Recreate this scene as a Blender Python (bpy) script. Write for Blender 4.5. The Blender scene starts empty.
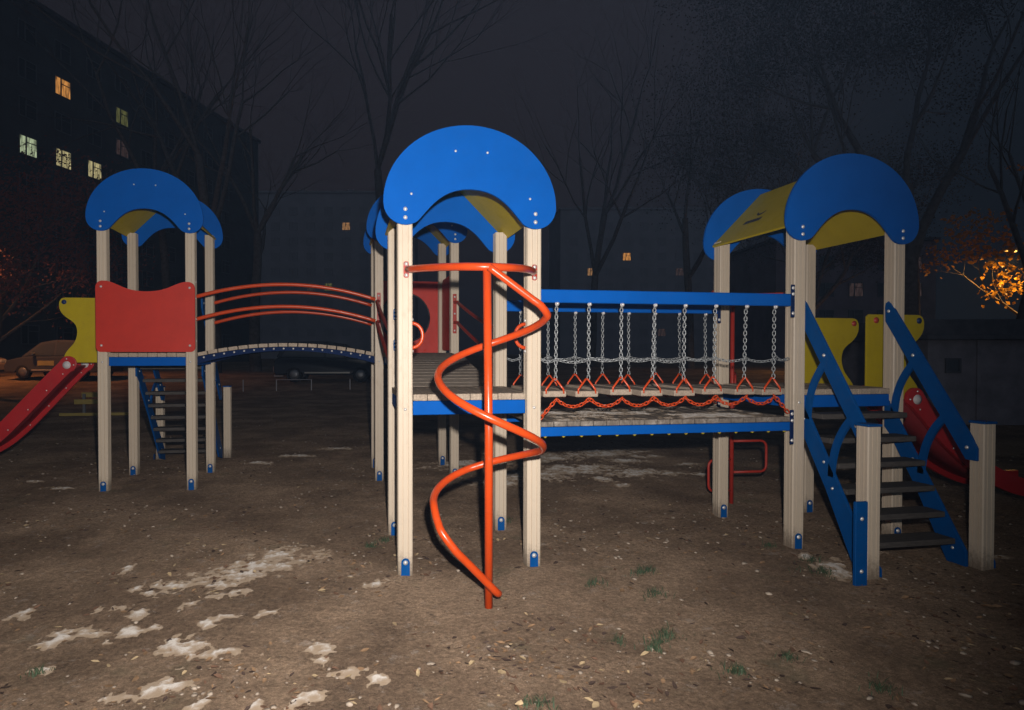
import bpy, bmesh, math, random
from mathutils import Vector, Matrix, noise
R = math.radians
rnd = random.Random(7)
S = bpy.context.scene
COL = S.collection

# ------------------------------------------------------------------ camera frame (metres, playground grid = x right, y back)
CAM = Vector((-0.4133, -4.09, 1.488))
YAW, PITCH, FPX = 0.169, 0.0154, 604.23
FW = Vector((math.sin(YAW)*math.cos(PITCH), math.cos(YAW)*math.cos(PITCH), -math.sin(PITCH)))
RT = Vector((math.cos(YAW), -math.sin(YAW), 0))
UP = RT.cross(FW)
FH = Vector((math.sin(YAW), math.cos(YAW), 0))

def far(lat, dep, z=0.0):
    """ground point a given way right of and ahead of where the photographer stands"""
    p = CAM + RT*lat + FH*dep
    return Vector((p.x, p.y, z))

# ------------------------------------------------------------------ materials
MATS = {}
def mat(name, col, rough=0.6, spec=0.4, metal=0.0, bump=0.0, bscale=200, var=0.0, vscale=6, stretch=(1,1,1), rand=0.0, emit=None, estr=0.0, trans=0.0, dirt=0.0, dirtcol=(.12, .095, .07), dscale=14):
    if name in MATS: return MATS[name]
    m = bpy.data.materials.new(name); m.use_nodes = True
    N, L = m.node_tree.nodes, m.node_tree.links
    b = N['Principled BSDF']
    b.inputs['Base Color'].default_value = (*col, 1)
    b.inputs['Roughness'].default_value = rough
    b.inputs['Specular IOR Level'].default_value = spec
    b.inputs['Metallic'].default_value = metal
    tc = N.new('ShaderNodeTexCoord'); mp = N.new('ShaderNodeMapping')
    mp.inputs['Scale'].default_value = stretch
    L.new(tc.outputs['Object'], mp.inputs['Vector'])
    out = None
    if var or rand:
        nz = N.new('ShaderNodeTexNoise'); nz.inputs['Scale'].default_value = vscale
        nz.inputs['Detail'].default_value = 6; nz.inputs['Roughness'].default_value = .62
        L.new(mp.outputs[0], nz.inputs['Vector'])
        mr = N.new('ShaderNodeMapRange'); mr.inputs[1].default_value = .28; mr.inputs[2].default_value = .72
        mr.inputs[3].default_value = 1-var; mr.inputs[4].default_value = 1+var
        L.new(nz.outputs['Fac'], mr.inputs[0])
        sc = mr.outputs[0]
        if rand:
            oi = N.new('ShaderNodeObjectInfo'); m2 = N.new('ShaderNodeMapRange')
            m2.inputs[3].default_value = 1-rand; m2.inputs[4].default_value = 1+rand
            L.new(oi.outputs['Random'], m2.inputs[0])
            mm = N.new('ShaderNodeMath'); mm.operation = 'MULTIPLY'
            L.new(sc, mm.inputs[0]); L.new(m2.outputs[0], mm.inputs[1]); sc = mm.outputs[0]
        vm = N.new('ShaderNodeVectorMath'); vm.operation = 'SCALE'
        vm.inputs[0].default_value = col; L.new(sc, vm.inputs['Scale'])
        out = vm.outputs[0]
        L.new(out, b.inputs['Base Color'])
    if dirt:
        n2 = N.new('ShaderNodeTexNoise'); n2.inputs['Scale'].default_value = dscale; n2.inputs['Detail'].default_value = 8
        n2.inputs['Roughness'].default_value = .75
        L.new(tc.outputs['Object'], n2.inputs['Vector'])
        cr = N.new('ShaderNodeValToRGB'); cr.color_ramp.elements[0].position = .52; cr.color_ramp.elements[1].position = .74
        L.new(n2.outputs['Fac'], cr.inputs[0])
        mx = N.new('ShaderNodeMix'); mx.data_type = 'RGBA'
        ml = N.new('ShaderNodeMath'); ml.operation = 'MULTIPLY'; ml.inputs[1].default_value = dirt
        L.new(cr.outputs[0], ml.inputs[0]); L.new(ml.outputs[0], mx.inputs['Factor'])
        if out: L.new(out, mx.inputs[6])
        else: mx.inputs[6].default_value = (*col, 1)
        mx.inputs[7].default_value = (*dirtcol, 1)
        L.new(mx.outputs[2], b.inputs['Base Color'])
        rr = N.new('ShaderNodeMapRange'); rr.inputs[3].default_value = rough; rr.inputs[4].default_value = min(1, rough+.35)
        L.new(cr.outputs[0], rr.inputs[0]); L.new(rr.outputs[0], b.inputs['Roughness'])
    if bump:
        nb = N.new('ShaderNodeTexNoise'); nb.inputs['Scale'].default_value = bscale; nb.inputs['Detail'].default_value = 3
        L.new(mp.outputs[0], nb.inputs['Vector'])
        bp = N.new('ShaderNodeBump'); bp.inputs['Strength'].default_value = bump; bp.inputs['Distance'].default_value = .004
        L.new(nb.outputs['Fac'], bp.inputs['Height']); L.new(bp.outputs[0], b.inputs['Normal'])
    if emit:
        b.inputs['Emission Color'].default_value = (*emit, 1); b.inputs['Emission Strength'].default_value = estr
    if trans:
        tr = N.new('ShaderNodeBsdfTranslucent'); tr.inputs[0].default_value = (*[min(1, c*1.3) for c in col], 1)
        ms = N.new('ShaderNodeMixShader'); ms.inputs[0].default_value = trans
        L.new(b.outputs[0], ms.inputs[1]); L.new(tr.outputs[0], ms.inputs[2])
        L.new(ms.outputs[0], N['Material Output'].inputs[0])
    MATS[name] = m
    return m

WOODP = mat('pale_varnished_timber', (.62, .515, .395), .45, .3, var=.11, vscale=7, stretch=(42, 42, .12), rand=.06, bump=.06, bscale=30, dirt=.10)
def splash(m, h=.16):
    N, L = m.node_tree.nodes, m.node_tree.links; b = N['Principled BSDF']
    src = b.inputs['Base Color'].links[0].from_socket
    tc = N.new('ShaderNodeTexCoord'); sx = N.new('ShaderNodeSeparateXYZ'); L.new(tc.outputs['Object'], sx.inputs[0])
    nz = N.new('ShaderNodeTexNoise'); nz.inputs['Scale'].default_value = 28; nz.inputs['Detail'].default_value = 7; nz.inputs['Roughness'].default_value = .8
    L.new(tc.outputs['Object'], nz.inputs['Vector'])
    ad = N.new('ShaderNodeMath'); ad.operation = 'MULTIPLY_ADD'; ad.inputs[1].default_value = .34; L.new(nz.outputs['Fac'], ad.inputs[0]); L.new(sx.outputs['Z'], ad.inputs[2])
    mr = N.new('ShaderNodeMapRange'); mr.inputs[1].default_value = h+.02; mr.inputs[2].default_value = h+.16; mr.inputs[3].default_value = .8; mr.inputs[4].default_value = 0
    L.new(ad.outputs[0], mr.inputs[0])
    mx = N.new('ShaderNodeMix'); mx.data_type = 'RGBA'; L.new(mr.outputs[0], mx.inputs[0]); L.new(src, mx.inputs[6]); mx.inputs[7].default_value = (.17, .125, .09, 1)
    L.new(mx.outputs[2], b.inputs['Base Color'])
splash(WOODP)
BOARD = mat('weathered_board', (.44, .352, .27), .75, .2, var=.3, vscale=4, stretch=(22, 3, 22), bump=.3, bscale=40, dirt=.45)
BOARDX = mat('weathered_board_across', (.31, .255, .205), .75, .2, var=.3, vscale=4, stretch=(3, 22, 22), bump=.3, bscale=40, dirt=.6)
BOARDS = mat('trodden_board', (.21, .175, .145), .85, .15, var=.4, vscale=4, stretch=(14, 2, 6), bump=.5, bscale=16, dirt=.9, dirtcol=(.62, .55, .48), dscale=6.5)
BLUE = mat('blue_painted_plywood', (.0003, .094, .42), .6, .06, var=.07, vscale=5, bump=.1, bscale=260, dirt=.04)
BLUED = mat('blue_painted_steel', (.0003, .072, .27), .55, .1, var=.1, vscale=9, dirt=.12)
NAVY = mat('navy_and_shaded_steel', (.003, .016, .075), .7, .12)
YELLOW = mat('yellow_painted_plywood', (.49, .365, .006), .5, .3, var=.08, vscale=5, bump=.1, bscale=240, dirt=.14)
RED = mat('red_painted_plywood', (.57, .035, .018), .5, .3, var=.08, vscale=5, bump=.1, bscale=240, dirt=.06)
REDP = mat('red_moulded_plastic', (.46, .022, .024), .38, .45, var=.1, vscale=5, dirt=.12)
PIPE = mat('orange_powder_coated_pipe', (.61, .064, .008), .28, .5, var=.08, vscale=12, dirt=.08)
PIPED = mat('red_coated_steel', (.42, .03, .015), .4, .4, dirt=.12)
ZINC = mat('zinc_bolt', (.72, .7, .68), .35, .5, metal=.35)
CHAIN = mat('galvanised_chain', (.36, .375, .38), .4, .45, metal=.4)
TREAD = mat('dark_tread_board', (.085, .075, .068), .8, .2, var=.3, vscale=4, stretch=(4, 20, 20), bump=.3, bscale=40)
BARK = mat('dark_bark', (.13, .115, .11), .95, .1, var=.3, vscale=6)
CONC = mat('grey_concrete', (.24, .22, .245), .9, .2, var=.3, vscale=2.2, bump=.5, bscale=25)
DARKMETAL = mat('dark_roofing_sheet', (.10, .10, .115), .8, .2, var=.3, vscale=3)
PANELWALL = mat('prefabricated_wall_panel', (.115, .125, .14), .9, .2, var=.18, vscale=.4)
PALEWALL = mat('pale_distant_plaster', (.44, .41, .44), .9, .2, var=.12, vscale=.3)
PINKWALL = mat('streetlight_pink_wall', (.25, .20, .225), .9, .2, var=.25, vscale=.4)  # pink tint of streetlight put into the wall colour
WFRAME = mat('window_frame_paint', (.16, .17, .19), .6, .3)
DARKPANE = mat('dark_window_glass', (.06, .07, .085), .35, .5)

# ------------------------------------------------------------------ mesh helpers
class MB:
    def __init__(s): s.bm = bmesh.new()
    def box(s, a, b, bev=0.0):
        x0, y0, z0 = a; x1, y1, z1 = b
        bm = s.bm
        v = [bm.verts.new(p) for p in ((x0,y0,z0),(x1,y0,z0),(x1,y1,z0),(x0,y1,z0),(x0,y0,z1),(x1,y0,z1),(x1,y1,z1),(x0,y1,z1))]
        f = [bm.faces.new([v[i] for i in q]) for q in ((3,2,1,0),(4,5,6,7),(0,1,5,4),(1,2,6,5),(2,3,7,6),(3,0,4,7))]
        if bev:
            es = list({e for q in f for e in q.edges})
            bmesh.ops.bevel(bm, geom=es, offset=bev, segments=1, affect='EDGES')
        return s
    def prism(s, pts, org, ex, ey, thick, bev=0.0):
        """outline pts in the plane (ex, ey) through org, thickened along ex x ey, centred"""
        bm = s.bm; org = Vector(org); ex = Vector(ex); ey = Vector(ey); n = ex.cross(ey).normalized()*thick/2
        a = [bm.verts.new(org+ex*p[0]+ey*p[1]+n) for p in pts]
        b = [bm.verts.new(org+ex*p[0]+ey*p[1]-n) for p in pts]
        f1 = bm.faces.new(a); f2 = bm.faces.new(b[::-1])
        k = len(pts)
        for i in range(k):
            j = (i+1) % k
            bm.faces.new((a[j], a[i], b[i], b[j]))
        if bev:
            es = list(set(f1.edges) | set(f2.edges))
            bmesh.ops.bevel(bm, geom=es, offset=bev, segments=2, affect='EDGES', profile=.6)
        return s
    def tube(s, path, r, n=10, caps=True):
        bm = s.bm; P = [Vector(p) for p in path]; k = len(P)
        rs = r if isinstance(r, (list, tuple)) else [r]*k
        rings = []; up = None
        for i in range(k):
            t = (P[min(i+1, k-1)]-P[max(i-1, 0)]).normalized()
            if up is None:
                up = Vector((0, 0, 1)) if abs(t.z) < .9 else Vector((1, 0, 0))
            a = (up - t*up.dot(t)).normalized(); up = a
            b = t.cross(a)
            rings.append([bm.verts.new(P[i]+(a*math.cos(2*math.pi*j/n)+b*math.sin(2*math.pi*j/n))*rs[i]) for j in range(n)])
        for i in range(k-1):
            for j in range(n):
                q = (j+1) % n
                f = bm.faces.new((rings[i][j], rings[i][q], rings[i+1][q], rings[i+1][j])); f.smooth = True
        if caps:
            bm.faces.new(rings[0][::-1]); bm.faces.new(rings[-1])
        return s
    def dome(s, c, nrm, r, h=None, n=10):
        """domed bolt head on a washer"""
        c = Vector(c); nrm = Vector(nrm).normalized(); h = h or r*.7
        a = nrm.orthogonal().normalized(); b = nrm.cross(a); bm = s.bm
        prof = [(1.0, 0.0), (1.0, .25), (.72, .32), (.66, .7), (.4, 1.0)]
        rings = [[bm.verts.new(c+(a*math.cos(2*math.pi*j/n)+b*math.sin(2*math.pi*j/n))*r*pr+nrm*h*ph) for j in range(n)] for pr, ph in prof]
        for i in range(len(rings)-1):
            for j in range(n):
                q = (j+1) % n
                bm.faces.new((rings[i][j], rings[i][q], rings[i+1][q], rings[i+1][j])).smooth = True
        bm.faces.new(rings[-1]).smooth = True
        return s
    def mesh(s, name):
        bmesh.ops.recalc_face_normals(s.bm, faces=s.bm.faces)
        me = bpy.data.meshes.new(name); s.bm.to_mesh(me); s.bm.free(); return me

def rawmesh(name, verts, faces, smooth=False):
    me = bpy.data.meshes.new(name); me.from_pydata([tuple(v) for v in verts], [], faces); me.update()
    if smooth: me.polygons.foreach_set('use_smooth', [True]*len(me.polygons))
    return me

def part(name, me, m, parent=None, loc=(0,0,0), rot=None, label=None, kind=None):
    if isinstance(me, MB): me = me.mesh(name)
    if not me.materials: me.materials.append(m)
    o = bpy.data.objects.new(name, me); COL.objects.link(o); o.location = loc
    if rot: o.rotation_euler = rot
    if parent: o.parent = parent
    if label: o['label'] = label
    if kind: o['kind'] = kind
    if me.materials[0] is not m:
        o.material_slots[0].link = 'OBJECT'; o.material_slots[0].material = m
    return o

def thing(name, label, cat, loc=(0,0,0), rz=0.0, group=None):
    o = bpy.data.objects.new(name, None); COL.objects.link(o)
    o.location = loc; o.rotation_euler = (0, 0, rz); o.empty_display_size = .2
    o['label'] = label; o['category'] = cat
    if group: o['group'] = group
    return o
def tag(o, label, cat, group=None, kind=None):
    if label: o['label'] = label
    if cat: o['category'] = cat
    if group: o['group'] = group
    if kind: o['kind'] = kind
    return o
def copy_tree(o, parent=None):
    c = o.copy(); COL.objects.link(c)
    if parent: c.parent = parent
    for ch in list(o.children): copy_tree(ch, c)
    return c

_bolts = {}
def bolt(parent, p, nrm, r=.011, m=None):
    key = (tuple(round(x, 3) for x in Vector(nrm).normalized()), r)
    if key not in _bolts:
        _bolts[key] = MB().dome((0,0,0), nrm, r).mesh('bolt')
    return part('bolt', _bolts[key], m or ZINC, parent, p)

def bez(p0, p1, p2, p3, n=10):
    o = []
    for i in range(n+1):
        t = i/n; u = 1-t
        o.append(tuple(u**3*a+3*u*u*t*b+3*u*t*t*c+t**3*d for a, b, c, d in zip(p0, p1, p2, p3)))
    return o
def arc(cx, cy, r, a0, a1, n=8):
    return [(cx+r*math.cos(R(a0+(a1-a0)*i/n)), cy+r*math.sin(R(a0+(a1-a0)*i/n))) for i in range(n+1)]
def spline(pts, n=5, closed=False):
    """Catmull-Rom through pts (any dimension)"""
    P = [Vector(p) for p in pts]; out = []; k = len(P)
    rng = range(k if closed else k-1)
    for i in rng:
        a = P[(i-1) % k] if closed or i > 0 else P[0]*2-P[1]
        b = P[i]; c = P[(i+1) % k]
        d = P[(i+2) % k] if closed or i < k-2 else P[-1]*2-P[-2]
        for j in range(n):
            t = j/n
            out.append(.5*((2*b)+(c-a)*t+(2*a-5*b+4*c-d)*t*t+(3*b-a-3*c+d)*t**3))
    if not closed: out.append(P[-1])
    return out
def rrect(x0, y0, x1, y1, r, n=5):
    return arc(x1-r, y0+r, r, -90, 0, n)+arc(x1-r, y1-r, r, 0, 90, n)+arc(x0+r, y1-r, r, 90, 180, n)+arc(x0+r, y0+r, r, 180, 270, n)

# ------------------------------------------------------------------ play tower pieces (shared meshes)
def post_section(h=.05, ch=.007):
    side = [(-h+ch, -h), (-.022, -h), (-.0205, -h+.008), (-.0165, -h+.008), (-.015, -h), (.015, -h), (.0165, -h+.008), (.0205, -h+.008), (.022, -h), (h-ch, -h)]
    pts = []
    for k in range(4):
        c, s_ = math.cos(k*math.pi/2), math.sin(k*math.pi/2)
        pts += [(x*c-y*s_, x*s_+y*c) for x, y in side]
    return pts
SECT = post_section()
_post = {}
def post_mesh(H):
    if H not in _post:
        mb = MB()
        mb.prism(SECT, (0, 0, H/2-.03), (1,0,0), (0,1,0), H+.06, bev=0)
        _post[H] = mb.mesh('post')
    return _post[H]
def foot_mesh():
    mb = MB()
    o = [(-.029, -.05), (.029, -.05)]+arc(0, .075, .029, 0, 180, 8)
    mb.prism(o, (0, -.0535, 0), (1,0,0), (0,0,1), .006, bev=.001)
    return mb.mesh('foot_bracket')
FOOT = foot_mesh()
CAPM = MB().dome((0,0,0), (0,-1,0), .016, .01, 12).mesh('bolt')

def gable_outline():
    o = []
    for i in range(41):
        t = math.pi*(1-i/40)
        o.append((.597*math.cos(t), .07+.537*math.sin(t)))
    o += arc(.452, .07, .145, -6, -90, 8)
    o += arc(.452, .07, .145, -100, -128, 3)
    q = o[-1]
    o += bez(q, (.28, .05), (.20, .178), (0, .178), 10)[1:]
    o += [(-x, z) for x, z in bez(q, (.28, .05), (.20, .178), (0, .178), 10)][::-1][1:]
    o += [(-x, z) for x, z in (arc(.452, .07, .145, -6, -90, 8)+arc(.452, .07, .145, -100, -128, 3))][::-1][1:]
    return o[:-1]
GABLE = MB().prism(gable_outline(), (0,0,0), (1,0,0), (0,0,1), .02, bev=.003).mesh('roof_gable')
def roofpanel():
    mb = MB()
    x0, x1 = .012, .515
    L = (x1-x0)*math.sqrt(2)
    mb.prism(rrect(0, -.50, L, .50, .012, 3), (x0, 0, .548), (.7071, 0, -.7071), (0,1,0), .018, bev=.002)
    return mb.mesh('roof_panel')
ROOFP = roofpanel()
FASC = MB().box((-.395, -.02, -.095), (.395, .02, 0), .004).mesh('fascia_beam')
def deckmesh():
    mb = MB(); w = .79/8
    for i in range(8):
        x = -.395+i*w
        mb.box((x+.002, -.475+rnd.uniform(-.003, .003), -.045), (x+w-.002, .475, rnd.uniform(-.002, .001)), .003)
    for sx in (-1, 1):
        a, b = sorted((sx*.397, sx*.472))
        mb.box((a, -.394, -.045), (b, .394, 0), .003)
    return mb.mesh('deck')
DECK = deckmesh()
BRK = MB().prism(rrect(-.014, -.045, .014, .045, .01, 3), (0,0,0), (1,0,0), (0,0,1), .03, bev=.002).mesh('clamp_bracket')

def make_tower(loc, rz, Hp, H, hb, label):
    t = thing('play_tower', label, 'play tower', loc, rz, 'play towers of the playground set')
    for sx in (-1, 1):
        for sy in (-1, 1):
            p = part('post', post_mesh(H), WOODP, t, (sx*.45, sy*.45, 0))
            f = part('foot_bracket', FOOT, BLUED, p, (0, 0, 0))
            part('bolt', CAPM, ZINC, p, (0, -.0565, .075))
            bolt(p, (.0, -.05, Hp-.10), (0,-1,0), .011)
    for s in (-1, 1):
        g = part('roof_gable', GABLE, BLUE, t, (0, s*.512, hb))
        if s < 0:
            for x, z in ((.45, .028), (-.45, .028), (.45, -.028), (-.45, -.028)): bolt(g, (x, -.01, z), (0,-1,0), .014)
            if rz < .01:
              for x, z in ((.11, .43), (-.11, .43), (.41, .13), (-.41, .13)): bolt(g, (x, -.01, z), (0,-1,0), .0085)
        else:
            for x, z in ((.45, .028), (-.45, .028), (.45, -.028), (-.45, -.028)): bolt(g, (x, -.01, z), (0,-1,0), .012)
        r = part('roof_panel', ROOFP, YELLOW, t, (0, 0, hb), (0, 0, 0 if s > 0 else math.pi))
        # angle brackets that hold the panels
    part('deck', DECK, BOARD, t, (0, 0, Hp))
    for k in range(4):
        a = k*math.pi/2
        part('fascia_beam', FASC, BLUE, t, (.45*math.sin(a), -.45*math.cos(a), Hp-.047), (0, 0, a))
    return t

def wavy_outline():
    mid = [(.38, -.11), (.49, -.07), (.505, -.03), (.47, .03), (.40, .12), (.372, .23), (.40, .33), (.49, .40), (.545, .47), (.556, .55), (.535, .60), (.49, .615)]
    return [(-.02, -.11)]+[tuple(p) for p in spline([Vector((a, b, 0)) for a, b in mid], 4)]+[(-.0, .615), (-.02, .595)]
WAVY = [(p[0], p[1]) for p in wavy_outline()]

towerC = make_tower((.45, .45, 0), -.003, 1.208, 2.50, 2.417, 'play tower nearest the camera, with the orange spiral climber on its front')
towerR = make_tower((3.47, .515, 0), .016, 1.208, 2.50, 2.417, 'play tower on the right, with blue front stairs and slanted yellow roof panel')
towerE = make_tower((.454, 3.505, 0), .0015, 1.489, 2.95, 2.868, 'play tower behind the nearest one, with a red porthole panel at its back')
towerL = make_tower((-2.506, 3.422, 0), -.0135, 1.489, 2.95, 2.868, 'play tower on the far left, with a red scalloped panel across its front')

# extras on the near tower: D handles on the front posts, clamp brackets on the rear left post
for sx in (-1, 1):
    x = sx*.398
    pth = [(x, -.45, 1.69)]+[(x-sx*.072*math.sin(R(a)), -.45, 1.607+.083*math.cos(R(a))) for a in range(0, 181, 15)]+[(x, -.45, 1.524)]
    h = part('grab_handle', MB().tube(pth, .0125, 10), PIPE, towerC)
    for z in (1.715, 1.50): bolt(towerC, (x, -.45, z), (-sx, 0, 0), .013)
for z in (1.80, 1.55):
    c = part('clamp_bracket', BRK, BLUED, towerC, (-.445, .385, z))
    for dz in (-.03, 0, .03): bolt(c, (0, -.015, dz), (0,-1,0), .01)

# logo on the right tower's left roof panel: a small dark crescent over a row of dark slanted strokes (too small to read)
def roof_logo():
    mb = MB()
    ex, ey = Vector((0, -1, 0)), Vector((.7071, 0, .7071))
    org = Vector((-.365, .12, .195+.013))
    x = -.13
    for k in range(9):
        w = rnd.choice((.019, .024, .015))
        mb.prism([(x, -.02), (x+w, -.02), (x+w+.008, .02), (x+.008, .02)], org+Vector((-.0095, 0, .0095)), ex, ey, .0015)
        x += w+.006
    mb.prism([(p[0], p[1]) for p in arc(.0, .12, .055, 200, 340, 10)]+[(p[0], p[1]) for p in arc(0, .14, .052, 335, 205, 10)], org+Vector((-.0095, 0, .0095)), ex, ey, .0015)
    return mb
for o in [c for c in towerR.children if c.name.startswith('roof_panel')]:
    if abs(o.rotation_euler.z) > 1: part('logo_print', roof_logo(), mat('dark_logo_print', (.03, .03, .035), .6), towerR, (0, 0, 2.417))

# red scalloped panel across the front of the left tower
t0 = bez((-.43, .765), (-.30, .765), (-.24, .655), (0, .655), 12)
scal = arc(-.455, .05, .05, 180, 270, 5)+arc(.455, .05, .05, -90, 0, 5)+arc(.435, .695, .07, 0, 85, 6)+[(-x, z) for x, z in t0][1:]+t0[::-1][1:-1]+arc(-.435, .695, .07, 95, 180, 6)
gp = part('guard_panel', MB().prism(scal, (0, 0, 0), (1,0,0), (0,0,1), .018, bev=.003), RED, towerL, (0, -.511, 1.498))
for x, z in ((-.45, .70), (.45, .70), (-.45, .07), (.45, .07)): bolt(gp, (x, -.009, z), (0,-1,0), .013)
for z in (1.62, 1.86, 2.09, 2.27):
    bolt(towerL, (.50, -.45, z), (1, 0, 0), .012)

# red porthole panel at the back of the rear tower
def holed(w0, w1, h0, h1, cx, cz, r, th, n=64):
    bm = bmesh.new(); A = []; B = []
    for s in (-1, 1):
        inn = []; out = []
        for i in range(n):
            a = 2*math.pi*i/n; dx, dz = math.cos(a), math.sin(a)
            inn.append(bm.verts.new((cx+r*dx, s*th/2, cz+r*dz)))
            k = min([(w1-cx)/dx if dx > 1e-6 else 9, (w0-cx)/dx if dx < -1e-6 else 9, (h1-cz)/dz if dz > 1e-6 else 9, (h0-cz)/dz if dz < -1e-6 else 9])
            out.append(bm.verts.new((cx+k*dx, s*th/2, cz+k*dz)))
        A.append(inn); B.append(out)
    for i in range(n):
        j = (i+1) % n
        bm.faces.new((A[0][i], B[0][i], B[0][j], A[0][j])); bm.faces.new((A[1][j], B[1][j], B[1][i], A[1][i]))
        bm.faces.new((A[0][j], A[1][j], A[1][i], A[0][i])); bm.faces.new((B[0][i], B[1][i], B[1][j], B[0][j]))
    mb = MB(); mb.bm.free(); mb.bm = bm
    return mb
pp = part('guard_panel', holed(-.46, .46, 0, .96, -.04, .47, .325, .018), RED, towerE, (0, .511, 1.49), label='red panel with a round porthole at the back of the tower')
rim = [(-.04+.325*math.cos(R(a)), -.012, .47+.325*math.sin(R(a))) for a in range(0, 361, 10)]
part('porthole_rim', MB().tube(rim, .012, 8), mat('black_rubber_rim', (.02, .02, .025), .6), pp)
sp = arc(-.34, .05, .05, 180, 270, 4)+arc(.34, .05, .05, -90, 0, 4)+arc(.32, .86, .07, 0, 90, 5)+arc(-.32, .86, .07, 90, 180, 5)
part('guard_panel', MB().prism(sp, (0,0,0), (0,1,0), (0,0,1), .018, bev=.003), RED, towerE, (.45, 0, 1.52), label='plain red panel on the right side of the tower')

# wavy yellow wings that flank the slide mouths
def wing(tower, s, y, Hp, dots, off=.46):
    w = part('wavy_wing_panel', MB().prism([(s*a, b) for a, b in WAVY], (0,0,0), (1,0,0), (0,0,1), .018, bev=.002), YELLOW, tower, (s*off, y, Hp))
    for (a, b), m in dots:
        part('cap', MB().dome((0,0,0), (0,-1,0), .026, .012, 16), m, w, (s*a, -.009, b))
    return w
DOTN = mat('navy_plastic_cap', (.01, .03, .12), .4); DOTR = mat('red_plastic_cap', (.45, .05, .03), .4)
wing(towerL, -1, -.16, 1.49, [((.505, .565), DOTN)])
wing(towerL, -1, .36, 1.49, [((.505, .565), DOTN)])
wing(towerR, 1, -.16, 1.20, [((.505, .565), DOTN), ((.07, .565), DOTR)], .505)
wing(towerR, 1, .37, 1.20, [((.505, .565), DOTR)], .375)

# ------------------------------------------------------------------ slides
def make_slide(loc, s, prof, label):
    t = thing('slide', label, 'slide', loc, 0, 'red slides')
    P = [Vector((s*x, 0, z)) for x, z in prof]
    C = spline(P, 6)
    n = len(C)
    def nrm(i):
        d = (C[min(i+1, n-1)]-C[max(i-1, 0)]).normalized()
        v = Vector((-d.z, 0, d.x)); 
        return v if v.z > 0 else -v
    up = [C[i]+nrm(i)*.078 for i in range(n)]; lo = [C[i]-nrm(i)*.078 for i in range(n)]
    # rounded head
    c0 = C[0]; d0 = (C[1]-C[0]).normalized(); n0 = nrm(0)
    head = [c0+(n0*math.cos(R(a))-d0*math.sin(R(a)))*(.085+.02*math.sin(R(a))) for a in range(0, 181, 15)]
    outl = [(p.x, p.z) for p in head[1:-1]]+[(p.x, p.z) for p in lo]+[(p.x, p.z) for p in up[::-1]]
    outl = [outl[0]]+[q for a, q in zip(outl, outl[1:]) if (Vector(q)-Vector(a)).length > 1e-4]
    for y in (-.24, .24):
        sd = part('side_rail', MB().prism(outl, (0, y, 0), (1,0,0), (0,0,1), .035, bev=.006), REDP, t)
        part('hub_cap', MB().dome((0,0,0), (0,-1,0), .042, .014, 20), mat('grey_hub_cap', (.62, .58, .58), .4), sd, (c0.x, y-.0175, c0.z))
        for i in (3, 9, 15, 22):
            if i < n: bolt(sd, (lo[i].x*.75+up[i].x*.25, y-.0175, lo[i].z*.75+up[i].z*.25), (0,-1,0), .008)
        bolt(sd, (head[3].x*.7+c0.x*.3, y-.0175, head[3].z*.7+c0.z*.3), (0,-1,0), .008)
        bolt(sd, (head[9].x*.7+c0.x*.3, y-.0175, head[9].z*.7+c0.z*.3), (0,-1,0), .008)
    bm = bmesh.new(); rows = []
    start = [c0-d0*.10+Vector((0, 0, .02))]
    for i in range(n):
        p = C[i]-nrm(i)*.012
        q = C[i]-nrm(i)*.026
        rows.append([bm.verts.new((v.x, y, v.z)) for v, y in ((p, -.222), (p, .222), (q, .222), (q, -.222))])
    for a, b in zip(rows, rows[1:]):
        for k in range(4):
            f = bm.faces.new((a[k], a[(k+1) % 4], b[(k+1) % 4], b[k])); f.smooth = k in (0, 2)
    bm.faces.new(rows[0]); bm.faces.new(rows[-1][::-1])
    mb = MB(); mb.bm.free(); mb.bm = bm
    part('chute', mb, mat('dull_red_chute', (.33, .035, .04), .5, .3, var=.15, dirt=.2), t)
    return t
make_slide((-2.956, 3.50, 0), -1, [(.486, 1.353), (.63, 1.20), (.82, .99), (1.00, .79), (1.17, .61), (1.36, .45), (1.6, .33), (1.9, .28), (2.2, .27)], 'red slide running down to the left from the scalloped red panel tower')
make_slide((3.92, .57, 0), 1, [(.50, 1.09), (.62, .965), (.80, .78), (1.0, .61), (1.2, .47), (1.42, .36), (1.65, .29), (1.95, .26), (2.2, .26)], 'red slide running down to the right behind the front stairs')

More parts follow.
